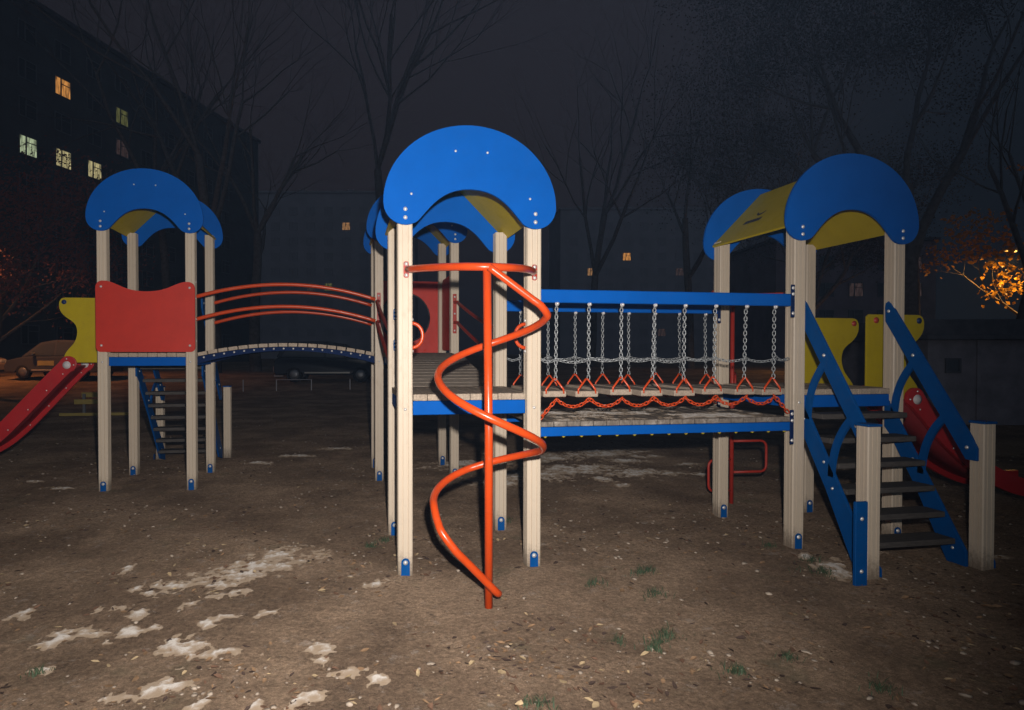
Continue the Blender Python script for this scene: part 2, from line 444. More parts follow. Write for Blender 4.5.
# ------------------------------------------------------------------ stairs
def make_stairs(loc, rz, Hp, run, label, anchor=False):
    t = thing('stairs', label, 'stairs', loc, rz, 'blue stairs of the playground set')
    ka = run/.66; dh = Hp-1.2
    def mp(a, z): return (-a*ka, z+dh*(1-a/.66))
    string = [mp(*q) for q in ((-.03, 1.17), (.62, .10), (.625, -.03), (.50, -.03), (.24, .48), (.02, .85), (-.03, .90))]
    rail = [mp(*q) for q in ((-.035, 1.85), (-.03, 1.885), (-.005, 1.90), (.02, 1.875), (.59, .97), (.625, .88), (.62, .80), (.565, .79), (-.03, 1.74))]
    for x in (-.385, .385):
        sm = part('stringer', MB().prism(string, (x, 0, 0), (0,1,0), (0,0,1), .022, bev=.003), BLUED, t)
        for q in ((.02, .98), (.22, .68), (.30, .50), (.53, .10)):
            a, z = mp(*q); bolt(sm, (x-.011, a, z), (-1,0,0), .011)
        rl = rail if x < 0 or not anchor else [mp(*q) for q in ((-.035, 1.85), (-.03, 1.885), (-.005, 1.90), (.02, 1.875), (.645, .905), (.685, .83), (.685, .745), (.61, .745), (-.03, 1.74))]
        rm = part('hand_rail', MB().prism(rl, (x+.001, 0, 0), (0,1,0), (0,0,1), .022, bev=.004), BLUED, t)
        for q in ((.0, 1.82), (.21, 1.47), (.50, .98) if rl is rail else (.62, .83)):
            a, z = mp(*q); bolt(rm, (x-.011, a, z), (-1,0,0), .013)
            bolt(rm, (x+.012, a, z), (1,0,0), .013)
        for ctl in (((.22, 1.43), (.12, 1.30), (.055, 1.2), (.05, .98)), ((.47, 1.04), (.36, .93), (.29, .80), (.28, .58))):
            c = [Vector((0, *mp(*q))) for q in bez(*ctl, 10)]
            o1, o2 = [], []
            for i, p in enumerate(c):
                d = (c[min(i+1, 10)]-c[max(i-1, 0)]).normalized(); nn = Vector((0, -d.z, d.y))*.026
                o1.append(p+nn); o2.append(p-nn)
            out = [(p.y, p.z) for p in o1]+[(p.y, p.z) for p in o2[::-1]]
            part('curved_brace', MB().prism(out, (x-.001, 0, 0), (0,1,0), (0,0,1), .02, bev=.002), BLUED, t)
    for x in (-.455, .455):
        p = part('newel_post', post_mesh(1.0), WOODP, t, (x, -run, 0))
        part('post_cap', MB().box((-.056, -.056, 1.0), (.056, .056, 1.018), .005), BLUED, p)
        part('foot_bracket', FOOT, BLUED, p, (.03, 0, -.04), (0, 0, math.pi/2))
    if anchor:
        a = part('anchor_strip', MB().box((-.665, -run-.125, -.06), (-.575, -run-.102, .53), .003), BLUED, t)
        for z in (.08, .42): bolt(a, (-.62, -run-.125, z), (0,-1,0), .013)
    n = round(Hp/.172)-1
    for k in range(n):
        f = (k+1)/(n+1); z = Hp*f
        y = -run*(.80*(1-f)+.02)
        part('tread', MB().box((-.372, y-.09, z-.04), (.372, y+.09, z), .005), TREAD, t)
    return t
make_stairs((3.495, .065, 0), .0, 1.2, .665, 'blue front stairs with six dark treads facing the camera on the right', True)
make_stairs((-2.52, 3.87, 0), math.pi-.0135, 1.49, 1.12, 'blue stairs seen through the left tower, climbing its back side')

# ------------------------------------------------------------------ spiral climber
def mount_plate(parent, p, nrm=(0,-1,0), m=PIPED, h=.055):
    nrm = Vector(nrm); ex = Vector((1,0,0)) if abs(nrm.x) < .5 else Vector((0,1,0))
    o = part('mount_plate', MB().prism(rrect(-.018, -h, .018, h, .015, 4), (0,0,0), ex, (0,0,1), .008, bev=.0015), m, parent, p)
    for dz in (-h*.68, h*.68): bolt(o, tuple(nrm*.004+Vector((0, 0, dz))), nrm, .013)
    return o
sc = thing('spiral_climber', 'orange steel spiral climber curling round a pole before the nearest tower', 'climber', (.43, -.64, 0))
part('pole', MB().tube([(0, 0, -.05), (0, 0, 1.0), (-.012, 0, 1.99)], .0245, 16), PIPE, sc)
def helix(a):
    K = ((-95, 1.985), (0, 1.69), (180, 1.325), (360, .905), (540, .60), (640, .09))
    for (a0, z0), (a1, z1) in zip(K, K[1:]):
        if a <= a1: break
    z = z0+(z1-z0)*(a-a0)/(a1-a0)+.012*math.sin(R(a))
    r = .335-.038*max(0, 1-abs(a-270)/190)**.5
    return Vector((.01+r*math.cos(R(a)), r*math.sin(R(a)), z))
hs, he = helix(-14), helix(570)
pts = [Vector((-.01, -.045, 1.985)).lerp(hs, k/8) for k in range(8)]
pts += [helix(a) for a in range(-8, 566, 6)]
pts += [he.lerp(Vector((.03, -.062, .10)), k/6) for k in range(1, 7)]+[Vector((.052, -.03, .078)), Vector((.05, .01, .07))]
part('spiral_tube', MB().tube(spline(pts, 2), .0225, 14), PIPE, sc)
apts = [(.02+.435*k/18, .57-.575*(1-(abs(k)/18)**2.2), 2.045-.055*(1-(k/18)**2)) for k in range(-18, 19)]
part('top_arc', MB().tube(apts, .024, 14), PIPE, sc)
mount_plate(sc, (-.425, .585, 2.045)); mount_plate(sc, (.467, .585, 2.045))

# ------------------------------------------------------------------ pole climber behind the right tower
pc = thing('pole_climber', 'red pole climber with bent loop rungs behind the right tower', 'climber', (3.40, 1.35, 0))
part('pole', MB().tube([(0, 0, -.05), (0, 0, 2.06)], .020, 12), PIPED, pc)
for ang, z0, z1, w in ((-3, .30, .61, .37), (183, .12, .43, .26), (50, .94, 1.28, .34)):
    d = Vector((math.cos(R(ang)), math.sin(R(ang)), 0))
    c = [Vector((0,0,z1))]+[Vector((0,0,z1))+d*(w-.06)]+[Vector((0,0,z1-.06))+d*(w-.06)+d*.06*math.sin(R(a))+Vector((0,0,.06*math.cos(R(a)))) for a in (30, 60, 90)]
    c += [Vector((0,0,z0+.06))+d*(w-.06)+d*.06*math.cos(R(a))-Vector((0,0,.06*math.sin(R(a)))) for a in (0, 30, 60, 90)]+[Vector((0,0,z0))]
    part('loop_rung', MB().tube(c, .0125, 10), PIPED, pc)
ap = [(.07+.45*math.cos(R(a)), -.335+.34*math.sin(R(a)), 2.06) for a in range(0, 181, 6)]
part('top_arc', MB().tube(ap, .024, 12), PIPE, pc)
mount_plate(pc, (-.38, -.335, 2.06), (0, 1, 0)); mount_plate(pc, (.52, -.335, 2.06), (0, 1, 0))

# ------------------------------------------------------------------ arched bridge between left and rear tower
ab = thing('arched_bridge', 'arched plank bridge with four curved red handrails between the two rear towers', 'bridge', (-1.03, 3.45, 0))
def archz(x, z0, rise, half=1.0): return z0+rise*(1-(x/half)**2)
npl = 18
bm = MB()
for i in range(npl):
    x = -.98+(i+.5)*1.96/npl; w = .98/npl-.0065
    z = archz(x, 1.485, .115); sl = -2*x*.115
    c, s_ = math.cos(math.atan(sl)), math.sin(math.atan(sl))
    bm.prism([(-w, -.02), (w, -.02), (w, .02), (-w, .02)], (x, 0, z-.02), (c, 0, s_), (-s_, 0, c), .92, bev=.003)
part('plank_deck', bm, BOARD, ab)
for y in (-.37, .37):
    top = [(x/20, archz(x/20, 1.485, .115)-.042) for x in range(-20, 21)]
    bot = [(x, z-.045-.035*x*x) for x, z in top]
    b = part('side_beam', MB().prism(top+bot[::-1], (0, y, 0), (1,0,0), (0,0,1), .03, bev=.003), NAVY, ab)  # shade under the planks is put into this beam's navy colour
    for i in range(npl):
        x = -.98+(i+.5)*1.96/npl
        bolt(b, (x, y-.016, archz(x, 1.485, .115)-.062), (0,-1,0), .0115)
for y in (-.46, .44):
    for z in (2.11, 1.86):
        c = [(x/16*.99, y, archz(x/16, z, .155)) for x in range(-16, 17)]
        part('hand_rail', MB().tube(c, .021, 12), PIPE, ab)
    for x in (-.998,):
        for z in (1.62, 1.74, 1.98, 2.22): bolt(ab, (x, y, z), (1,0,0), .011)
def rail_bracket(parent, p):
    o = part('rail_bracket', MB().prism(rrect(-.022, -.235, .022, .235, .006, 2), (0,0,0), (1,0,0), (0,0,1), .012, bev=.002), PIPED, parent, p)
    for dz in (-.2, 0, .2): bolt(o, (0, -.006, dz), (0,-1,0), .012)
    return o

# ------------------------------------------------------------------ sloping walkway between the near and rear tower
rb = thing('sloping_walkway', 'sloping plank walkway with red handrails from the nearest tower back to the rear tower', 'bridge', (.45, 2.0, 0))
bm = MB(); m_ = 19
def rz_(y): 
    f = (y+1.0)/2.0
    return 1.205+.285*f+.07*math.sin(math.pi*f)
for i in range(m_):
    y = -1.0+(i+.5)*2.0/m_; w = 1.0/m_-.004
    sl = math.atan((rz_(y+.02)-rz_(y-.02))/.04); c, s_ = math.cos(sl), math.sin(sl)
    bm.prism([(-w, -.018), (w, -.018), (w, .018), (-w, .018)], (0, y, rz_(y)-.018), (0, c, s_), (0, -s_, c), .80+.02*math.sin(i*7), bev=.003)
part('plank_deck', bm, BOARDX, rb)
for x in (-.37, .37):
    top = [(y/20, rz_(y/20)-.039) for y in range(-20, 21)]
    part('side_beam', MB().prism(top+[(y, z-.07) for y, z in top[::-1]], (x, 0, 0), (0,1,0), (0,0,1), .03, bev=.003), BLUED, rb)
for sx in (-1, 1):
    x = sx*.475
    for z in (2.09, 1.85):
        c = [(sx*.45, 1.0, z), (sx*.46, .94, z), (x, .90, z-.01), (x, .84, z-.03), (x, 0, z-.225), (x, -.90, z-.40), (sx*.46, -.97, z-.41)]
        part('hand_rail', MB().tube(spline(c, 3), .019, 10), PIPED, rb)
    rail_bracket(rb, (sx*.45, .998, 1.955))

# ------------------------------------------------------------------ rope bridge between the near and right tower
br = thing('rope_bridge', 'hanging step bridge on steel chains above a plank deck, between near and right towers', 'bridge', (1.96, .45, 0))
def link_mesh(r=.0042, L=.021, W=.0115):
    pth = []
    for a in range(0, 360, 45):
        pth.append((W*math.cos(R(a))*.85, 0, (L-W)*(1 if math.sin(R(a)) > 1e-6 else (-1 if math.sin(R(a)) < -1e-6 else 0))+W*math.sin(R(a))))
    return pth, r
def add_link(mb, p, d, flip, r=.0042, L=.023, W=.0125):
    d = Vector(d).normalized(); a = d.orthogonal().normalized()
    if abs(d.z) > .7: a = Vector((1,0,0)); a = (a-d*a.dot(d)).normalized()
    else: a = Vector((0,0,1)); a = (a-d*a.dot(d)).normalized()
    b = d.cross(a)
    s_ = (a+b*.9).normalized() if flip else (a*.9-b).normalized()
    p = Vector(p); k = 10; rings = []; bm = mb.bm; nn = d.cross(s_)
    for i in range(k):
        t = 2*math.pi*i/k
        c = p+s_*W*math.cos(t)+d*((L-W)*(1 if math.sin(t) > .01 else -1 if math.sin(t) < -.01 else 0)+W*math.sin(t))
        rad = (s_*math.cos(t)+d*math.sin(t)).normalized()
        rings.append([bm.verts.new(c+rad*r*math.cos(u)+nn*r*math.sin(u)) for u in (0, 1.571, 3.142, 4.712)])
    for i in range(k):
        A, B = rings[i], rings[(i+1) % k]
        for j in range(4):
            bm.faces.new((A[j], A[(j+1) % 4], B[(j+1) % 4], B[j])).smooth = True
def chain(path, pitch=.027, r=.0034, L=.0185, W=.0105):
    mb = MB(); P = [Vector(p) for p in path]; acc = 0; k = 0; nxt = pitch/2
    for a, b in zip(P, P[1:]):
        l = (b-a).length
        while nxt <= acc+l:
            add_link(mb, a+(b-a)*((nxt-acc)/l), b-a, k % 2, r, L, W); k += 1; nxt += pitch
        acc += l
    return mb
X0, X1 = .955-1.96, 2.93-1.96
for y in (-.45, .45):
    part('top_rail', MB().box((X0-.005, y-.022, 1.842), (X1+.005, y+.022, 1.935), .006), BLUE, br)
    for x in (X1-.012,):
        k = part('rail_clamp', MB().box((x-.02, y-.058, 1.755), (x+.012, y-.05, 2.0), .003), NAVY, br)
        for z in (1.785, 1.93, 1.975): bolt(k, (x-.004, y-.058, z), (0,-1,0), .013)
    part('deck_beam', MB().box((X0, y-.03 if y < 0 else y-.02, .90), (X1, y+.02 if y < 0 else y+.03, .965), .004), BLUE, br)
    for x in (X1-.012,):
        k = part('beam_clamp', MB().box((x-.02, y-.058, .80), (x+.012, y-.05, 1.06), .003), NAVY, br)
        for z in (.83, .98, 1.03): bolt(k, (x-.004, y-.058, z), (0,-1,0), .013)
bm = MB(); w = (X1-X0)/20
for i in range(20):
    x = X0+i*w
    bm.box((x+.0025, -.472+rnd.uniform(-.004, .004), .967), (x+w-.0025, .472, 1.003+rnd.uniform(-.002, .002)), .003)
    
part('lower_deck', bm, BOARDS, br)
YB = mat('yellow_plastic_nut', (.6, .45, .03), .5)
for i in range(15):
    x = X0+.04+i*(X1-X0-.08)/14
    bolt(br, (x, -.455, .897), (0, 0, -1), .014, YB)
steps = []
plank = None
for i in range(8):
    x = 1.078+i*.2475-1.96
    dz = -.006*math.sin(i*2.1)
    steps.append(x)
    if plank is None:
        plank = MB().box((-.085, -.435, -.042), (.085, .435, 0), .005).mesh('step_plank')
    p = part('step_plank', plank, BOARD, br, (x, 0, 1.215+dz), (rnd.uniform(-.01, .01), 0, rnd.uniform(-.03, .03)))
    for y in (-.43, .43):
        v = []
        for s in (-1, 1): v.append([(s*.066, y, -.02), (s*.064, y, .012), (s*.005, y, .09)])
        part('hanger_bracket', MB().tube([v[0][0], v[0][1], v[0][2], v[1][2], v[1][1], v[1][0]], .0075, 8), PIPE, p)
        xt = x+rnd.uniform(-.012, .012); yt = -.45 if y < 0 else .45
        part('hanging_chain', chain([(xt, yt, 1.838), (x, y*1.01, 1.302)]), CHAIN, br)
        part('chain_eye', MB().dome((0, 0, 0), (0, -1, 0), .016, .02, 12), ZINC, br, (xt, yt-.012, 1.835))
for y in (-.45, .45):
    pth = []
    xs = [X0]+steps+[X1]
    for a, b in zip(xs, xs[1:]):
        for k in range(6):
            f = k/6; pth.append((a+(b-a)*f, y-.004, 1.449-.022*4*f*(1-f)+.006*math.sin(a*9)))
    pth.append((X1, y-.004, 1.449))
    part('horizontal_chain', chain(pth), CHAIN, br)
    # slack red chain under the steps
    pth = [(X0, y, 1.02)]
    for i, (a, b) in enumerate(zip(steps, steps[1:])):
        for k in range(7):
            f = k/7; pth.append((a+(b-a)*f, y-.004, 1.16-.055*4*f*(1-f)))
    pth += [(steps[-1], y, 1.16), (X1, y, 1.03)]
    part('slack_chain', chain(pth, .031, .0048, .021, .012), PIPE, br)

# ------------------------------------------------------------------ ground
def sstep(a, b, x):
    t = max(0, min(1, (x-a)/(b-a))); return t*t*(3-2*t)
def gz(x, y):
    d = (Vector((x, y, 0))-Vector((CAM.x, CAM.y, 0))).dot(FH)
    h = .45*sstep(20, 28, d)
    near = 1-sstep(12, 20, (Vector((x, y))-Vector((CAM.x, CAM.y))).length)
    if near > 0:
        h += near*(.014*noise.noise((x*.9, y*.9, 3))+.009*noise.noise((x*2.7, y*2.7, 7))+.008*noise.noise((x*7, y*7, 1))+.005*noise.noise((x*15, y*15, 2))-.012)
    return h
def grid_axis(lo, hi, flo, fhi, fine):
    a = []; x = flo
    while x <= fhi: a.append(x); x += fine
    st = fine
    while a[-1] < hi: st *= 1.18; a.append(min(hi, a[-1]+st))
    st = fine
    while a[0] > lo: st *= 1.18; a.insert(0, max(lo, a[0]-st))
    return a
gx = grid_axis(-300, 300, -5.5, 7, .05); gy = grid_axis(-200, 400, -3.6, 5, .05)
gv = [(x, y, gz(x, y)) for y in gy for x in gx]
nx = len(gx)
gf = [(j*nx+i, j*nx+i+1, (j+1)*nx+i+1, (j+1)*nx+i) for j in range(len(gy)-1) for i in range(nx-1)]
def ground_mat():
    m = bpy.data.materials.new('trodden_dirt'); m.use_nodes = True
    N, L = m.node_tree.nodes, m.node_tree.links; b = N['Principled BSDF']
    b.inputs['Roughness'].default_value = .95; b.inputs['Specular IOR Level'].default_value = .15
    tc = N.new('ShaderNodeTexCoord')
    def nz(scale, det=6, rough=.6):
        n = N.new('ShaderNodeTexNoise'); n.inputs['Scale'].default_value = scale; n.inputs['Detail'].default_value = det
        n.inputs['Roughness'].default_value = rough; L.new(tc.outputs['Object'], n.inputs['Vector']); return n
    def ramp(n, stops):
        r = N.new('ShaderNodeValToRGB')
        while len(r.color_ramp.elements) < len(stops): r.color_ramp.elements.new(.5)
        for e, (p, c) in zip(r.color_ramp.elements, stops): e.position = p; e.color = (*c, 1)
        L.new(n.outputs['Fac'], r.inputs[0]); return r
    base = ramp(nz(1.4, 8, .66), [(.3, (.235, .168, .118)), (.5, (.312, .223, .155)), (.7, (.38, .272, .19))])
    def mix(a, fac, col, mode='MIX'):
        x = N.new('ShaderNodeMix'); x.data_type = 'RGBA'; x.blend_type = mode
        L.new(a, x.inputs[6]); 
        if isinstance(col, tuple): x.inputs[7].default_value = (*col, 1)
        else: L.new(col, x.inputs[7])
        if isinstance(fac, float): x.inputs[0].default_value = fac
        else: L.new(fac, x.inputs[0])
        return x.outputs[2]
    c = base.outputs[0]
    fine = ramp(nz(38, 8, .8), [(.28, (.38, .38, .39)), (.5, (.95, .94, .92)), (.72, (1.75, 1.7, 1.65))])
    c = mix(c, .95, fine.outputs[0], 'MULTIPLY')
    gr = ramp(nz(160, 4, .7), [(.3, (.6, .6, .6)), (.7, (1.4, 1.38, 1.35))])
    c = mix(c, .75, gr.outputs[0], 'MULTIPLY')
    ch = ramp(nz(95, 2, .5), [(.70, (0, 0, 0)), (.74, (1, 1, 1))])
    c = mix(c, ch.outputs[0], (.46, .40, .32))
    dk = ramp(nz(17, 7, .75), [(.58, (0, 0, 0)), (.68, (.8, .8, .8))])
    c = mix(c, dk.outputs[0], (.11, .08, .06))
    st = ramp(nz(.9, 6, .6), [(.42, (.55, .53, .53)), (.6, (1.0, 1.0, 1.0))])
    c = mix(c, .8, st.outputs[0], 'MULTIPLY')
    pal = ramp(nz(7.5, 10, .8), [(.57, (0, 0, 0)), (.66, (.55, .55, .55))])
    c = mix(c, pal.outputs[0], (.42, .36, .31))
    gn = ramp(nz(2.3, 5, .6), [(.60, (0, 0, 0)), (.72, (.35, .35, .35))])
    c = mix(c, gn.outputs[0], (.12, .125, .075))
    L.new(c, b.inputs['Base Color'])
    bp = N.new('ShaderNodeBump'); bp.inputs['Strength'].default_value = 1; bp.inputs['Distance'].default_value = .05; b.inputs['Diffuse Roughness'].default_value = 1.0
    nb = nz(26, 10, .75); L.new(nb.outputs['Fac'], bp.inputs['Height']); L.new(bp.outputs[0], b.inputs['Normal'])
    return m
g = part('ground', rawmesh('ground', gv, gf, True), ground_mat()); g['kind'] = 'structure'

# thin remnants of snow: blobs (x, y, half length, half depth, turn) on the dirt
SNOW = [(1.9, 3.0, .55, .28, .1), (2.6, 3.3, .6, .25, .15), (1.35, 2.7, .4, .2, 0.), (3.2, 2.9, .4, .2, .1), (2.3, 4.2, .7, .3, .1), (3.4, 4.4, .6, .3, .2), (1.3, 3.9, .5, .25, .1), (-1.03, 0.273, 0.378, 0.177, 0.57), (-1.214, -0.012, 0.102, 0.087, 0.55), (-1.067, -0.154, 0.135, 0.05, 0.42), (-0.844, 0.543, 0.113, 0.127, 0.59), (-1.528, 0.025, 0.082, 0.11, 0.86), (-1.611, -0.061, 0.063, 0.049, -0.18), (-1.894, -0.638, 0.113, 0.074, 0.83), (-1.783, -0.587, 0.121, 0.047, -0.47), (-1.533, -0.618, 0.07, 0.048, -0.17), (-1.447, -0.584, 0.044, 0.037, -0.16), (-1.571, -0.381, 0.062, 0.062, 0.31), (-1.82, -0.311, 0.028, 0.041, -0.18), (-1.709, -0.288, 0.047, 0.043, -0.15), (-1.241, -0.827, 0.144, 0.09, -0.34), (-1.139, -0.586, 0.066, 0.054, 1.26), (-0.995, -0.943, 0.131, 0.041, -0.17), (-0.855, -0.503, 0.093, 0.04, 0.48), (-0.513, -0.962, 0.096, 0.052, -0.34), (-0.532, -1.103, 0.038, 0.029, -0.16), (-1.253, -1.247, 0.128, 0.054, 0.19), (-1.207, -1.172, 0.036, 0.053, -0.17), (-1.017, -1.382, 0.056, 0.04, 1.13), (-0.403, -1.238, 0.063, 0.043, 0.34), (-0.254, -1.326, 0.048, 0.049, -0.47), (-0.559, -1.406, 0.058, 0.042, -0.69), (-1.814, -0.979, 0.053, 0.036, -0.17), (-2.222, -0.297, 0.062, 0.057, 0.95), (-1.89, 0.42, 0.042, 0.081, -0.17), (-0.79, -1.443, 0.029, 0.03, -0.17), (-0.626, -1.479, 0.025, 0.045, -0.16), (-0.212, -0.165, 0.073, 0.053, 0.65), (-1.306, -0.298, 0.042, 0.059, -0.17), (-1.638, -0.727, 0.03, 0.022, -0.17), (-1.038, -0.526, 0.053, 0.028, 0.29), (-1.199, -1.065, 0.028, 0.02, -0.18), (-1.721, -0.01, 0.045, 0.05, -0.16), (2.652, 3.089, 0.226, 0.131, -0.17), (3.304, 3.044, 0.28, 0.133, -0.17), (2.644, 2.658, 0.108, 0.176, -0.17), (3.553, 2.806, 0.248, 0.095, -0.17), (2.398, 3.474, 0.185, 0.143, -0.17), (3.944, 2.74, 0.149, 0.094, -0.17), (3.446, 3.747, 0.278, 0.119, -0.17), (2.612, 4.051, 0.199, 0.099, -0.17), (3.952, 3.991, 0.23, 0.102, -0.17), (2.683, 2.318, 0.114, 0.084, -0.18), (4.207, 3.385, 0.135, 0.089, -0.17), (2.97, -0.409, 0.126, 0.17, -0.81), (2.956, -0.196, 0.066, 0.067, -0.17), (-1.034, 4.928, 0.291, 0.088, -0.17), (-0.463, 5.489, 0.251, 0.101, -0.17), (-1.533, 4.44, 0.192, 0.076, -0.17), (-3.513, 3.219, 0.134, 0.06, -0.17), (-3.972, 3.672, 0.106, 0.056, -0.17), (4.737, 0.468, 0.08, 0.065, -0.18), (4.352, -0.412, 0.088, 0.034, -0.17), (3.58, -0.166, 0.046, 0.071, -0.18)]
def snow():
    cell = .0095; cells = {}
    for (bx, by, a, b, ang) in SNOW:
        ca, sa = math.cos(ang), math.sin(ang); a *= 1.12; b *= 1.15; m_ = max(a, b)*2.1
        i0, i1 = int((bx-m_)/cell), int((bx+m_)/cell); j0, j1 = int((by-m_)/cell), int((by+m_)/cell)
        for i in range(i0, i1+1):
            for j in range(j0, j1+1):
                x, y = i*cell, j*cell
                dx, dy = x-bx, y-by
                u, v = (dx*ca+dy*sa)/a, (-dx*sa+dy*ca)/b
                f = 1-math.sqrt(u*u+v*v)
                f += .75*noise.noise((x*6, y*6, 0))+.75*noise.noise((x*15, y*15, 5))+.8*noise.noise((x*34, y*38, 9))
                if f > -.12 and u*u+v*v < 4.2: cells[(i, j)] = max(cells.get((i, j), 0), f)
    deck = {}
    for i in range(int(1.0/.012), int(2.9/.012)):
        for j in range(int(-.01/.012), int(.9/.012)):
            x, y = i*.012, j*.012
            f = .02+.9*noise.noise((x*2.2, y*3.2, 31))+.6*noise.noise((x*9, y*9, 6))+.5*noise.noise((x*28, y*28, 3))
            if f > -.05: deck[(i, j)] = f
    vi = {}; V = []; F = []; CV = []
    def vert(i, j):
        if (i, j) not in vi:
            x, y = (i-.5)*cell, (j-.5)*cell
            nb = [cells.get((i+a, j+b)) for a in (-1, 0) for b in (-1, 0)]
            fm = min(-.2 if q is None else q for q in nb)
            h = -.003 if fm < -.1 else .001+.009*sstep(.0, .9, fm)
            jx, jy = noise.noise((x*90, y*90, 4))*.004, noise.noise((x*90, y*90, 8))*.004
            vi[(i, j)] = len(V); V.append((x+jx, y+jy, gz(x, y)+h+.003*noise.noise((x*60, y*60, 2))*sstep(-.1, .5, fm))); CV.append(max(0., min(1., (fm+.1)/.95)))
        return vi[(i, j)]
    for (i, j) in cells:
        F.append((vert(i, j), vert(i+1, j), vert(i+1, j+1), vert(i, j+1)))
    dv = {}
    def dvert(i, j):
        if (i, j) not in dv:
            nb = [deck.get((i+a, j+b)) for a in (-1, 0) for b in (-1, 0)]
            fm = min(-.2 if q is None else q for q in nb); x, y = (i-.5)*.012, (j-.5)*.012
            dv[(i, j)] = len(V); V.append((x, y, 1.0055 if fm < -.1 else 1.006+.006*sstep(0, .8, fm))); CV.append(max(0., min(1., .35+(fm+.1)/.6)))
        return dv[(i, j)]
    for (i, j) in deck: F.append((dvert(i, j), dvert(i+1, j), dvert(i+1, j+1), dvert(i, j+1)))
    me = rawmesh('snow', V, F, True)
    at_ = me.attributes.new('cover', 'FLOAT', 'POINT'); at_.data.foreach_set('value', CV)
    return me
def snow_mat():
    m = bpy.data.materials.new('thin_melting_snow'); m.use_nodes = True
    N, L = m.node_tree.nodes, m.node_tree.links; b = N['Principled BSDF']
    b.inputs['Roughness'].default_value = .9; b.inputs['Specular IOR Level'].default_value = .15; b.inputs['Diffuse Roughness'].default_value = 1
    at_ = N.new('ShaderNodeAttribute'); at_.attribute_name = 'cover'
    tc = N.new('ShaderNodeTexCoord'); nz = N.new('ShaderNodeTexNoise'); nz.inputs['Scale'].default_value = 55; nz.inputs['Detail'].default_value = 8; nz.inputs['Roughness'].default_value = .8
    L.new(tc.outputs['Object'], nz.inputs['Vector'])
    ma = N.new('ShaderNodeMath'); ma.operation = 'MULTIPLY_ADD'; ma.inputs[1].default_value = 1.5; L.new(nz.outputs['Fac'], ma.inputs[0])
    sb = N.new('ShaderNodeMath'); sb.operation = 'SUBTRACT'; sb.inputs[1].default_value = .82; L.new(at_.outputs['Fac'], sb.inputs[0]); L.new(sb.outputs[0], ma.inputs[2])
    cr = N.new('ShaderNodeValToRGB'); L.new(ma.outputs[0], cr.inputs[0])
    for k, (p, c) in enumerate(((.0, (.24, .18, .125)), (.38, (.27, .21, .155)), (.68, (.345, .30, .258)), (1., (.455, .42, .385)))):
        e = cr.color_ramp.elements[k] if k < 2 else cr.color_ramp.elements.new(p)
        e.position = p; e.color = (*c, 1)
    L.new(cr.outputs[0], b.inputs['Base Color'])
    bp = N.new('ShaderNodeBump'); bp.inputs['Strength'].default_value = .6; bp.inputs['Distance'].default_value = .01
    L.new(nz.outputs['Fac'], bp.inputs['Height']); L.new(bp.outputs[0], b.inputs['Normal'])
    return m
o = part('snow_remnants', snow(), snow_mat())
tag(o, 'thin dirty white remnants of snow on the dirt and the rope bridge deck', 'snow', kind='stuff')

# fallen leaves, pebbles and grass tufts: nobody could count them
def scatter_pos():
    while True:
        d = 1.9+13*rnd.random()**1.7
        l = rnd.uniform(-1.0, 1.15)*d*.95+.1
        p = CAM+FH*d+RT*l
        if .9*noise.noise((p.x*.8, p.y*.8, 11))+.8*noise.noise((p.x*3, p.y*3, 17))+rnd.uniform(-.4, .4) > .05: return p.x, p.y
def leaves(n, smin, smax):
    V, F, MI = [], [], []
    for k in range(n):
        x, y = scatter_pos(); s = rnd.uniform(smin, smax); a = rnd.uniform(0, 6.283)
        z = gz(x, y)+rnd.uniform(.002, .008); curl = rnd.uniform(-.1, .45)*s; tx, ty = rnd.uniform(-.35, .35), rnd.uniform(-.35, .35)
        w = rnd.uniform(.3, .62)
        P = [(-1, 0), (-.45, -w), (.25, -w*.85), (1, 0), (.25, w*.85), (-.45, w), (0, 0)]
        i = len(V)
        for q, (u, v) in enumerate(P):
            u *= s*.5*rnd.uniform(.85, 1.15); v *= s*.5*rnd.uniform(.8, 1.2)
            hz = (0 if q == 6 else curl*abs(v)/s*1.5+curl*.5*abs(u)/s)+u*tx+v*ty
            V.append((x+u*math.cos(a)-v*math.sin(a), y+u*math.sin(a)+v*math.cos(a), z+max(-.002, hz)))
        mi = rnd.choice((0, 0, 1, 1, 1, 2, 2, 3))
        for q in range(6): F.append((i+6, i+q, i+(q+1) % 6)); MI.append(mi)
    me = rawmesh('leaves', V, F)
    for c in ((.15, .085, .055), (.26, .16, .09), (.075, .05, .04), (.42, .31, .18)):
        me.materials.append(mat('leaf_%d' % int(c[0]*100), c, .8, .2, var=.3, vscale=30))
    me.polygons.foreach_set('material_index', MI)
    return me
lm = leaves(7500, .010, .052)
o = bpy.data.objects.new('fallen_leaves', lm); COL.objects.link(o)
tag(o, 'brown and tan fallen leaves strewn over the dirt', 'leaves', kind='stuff')
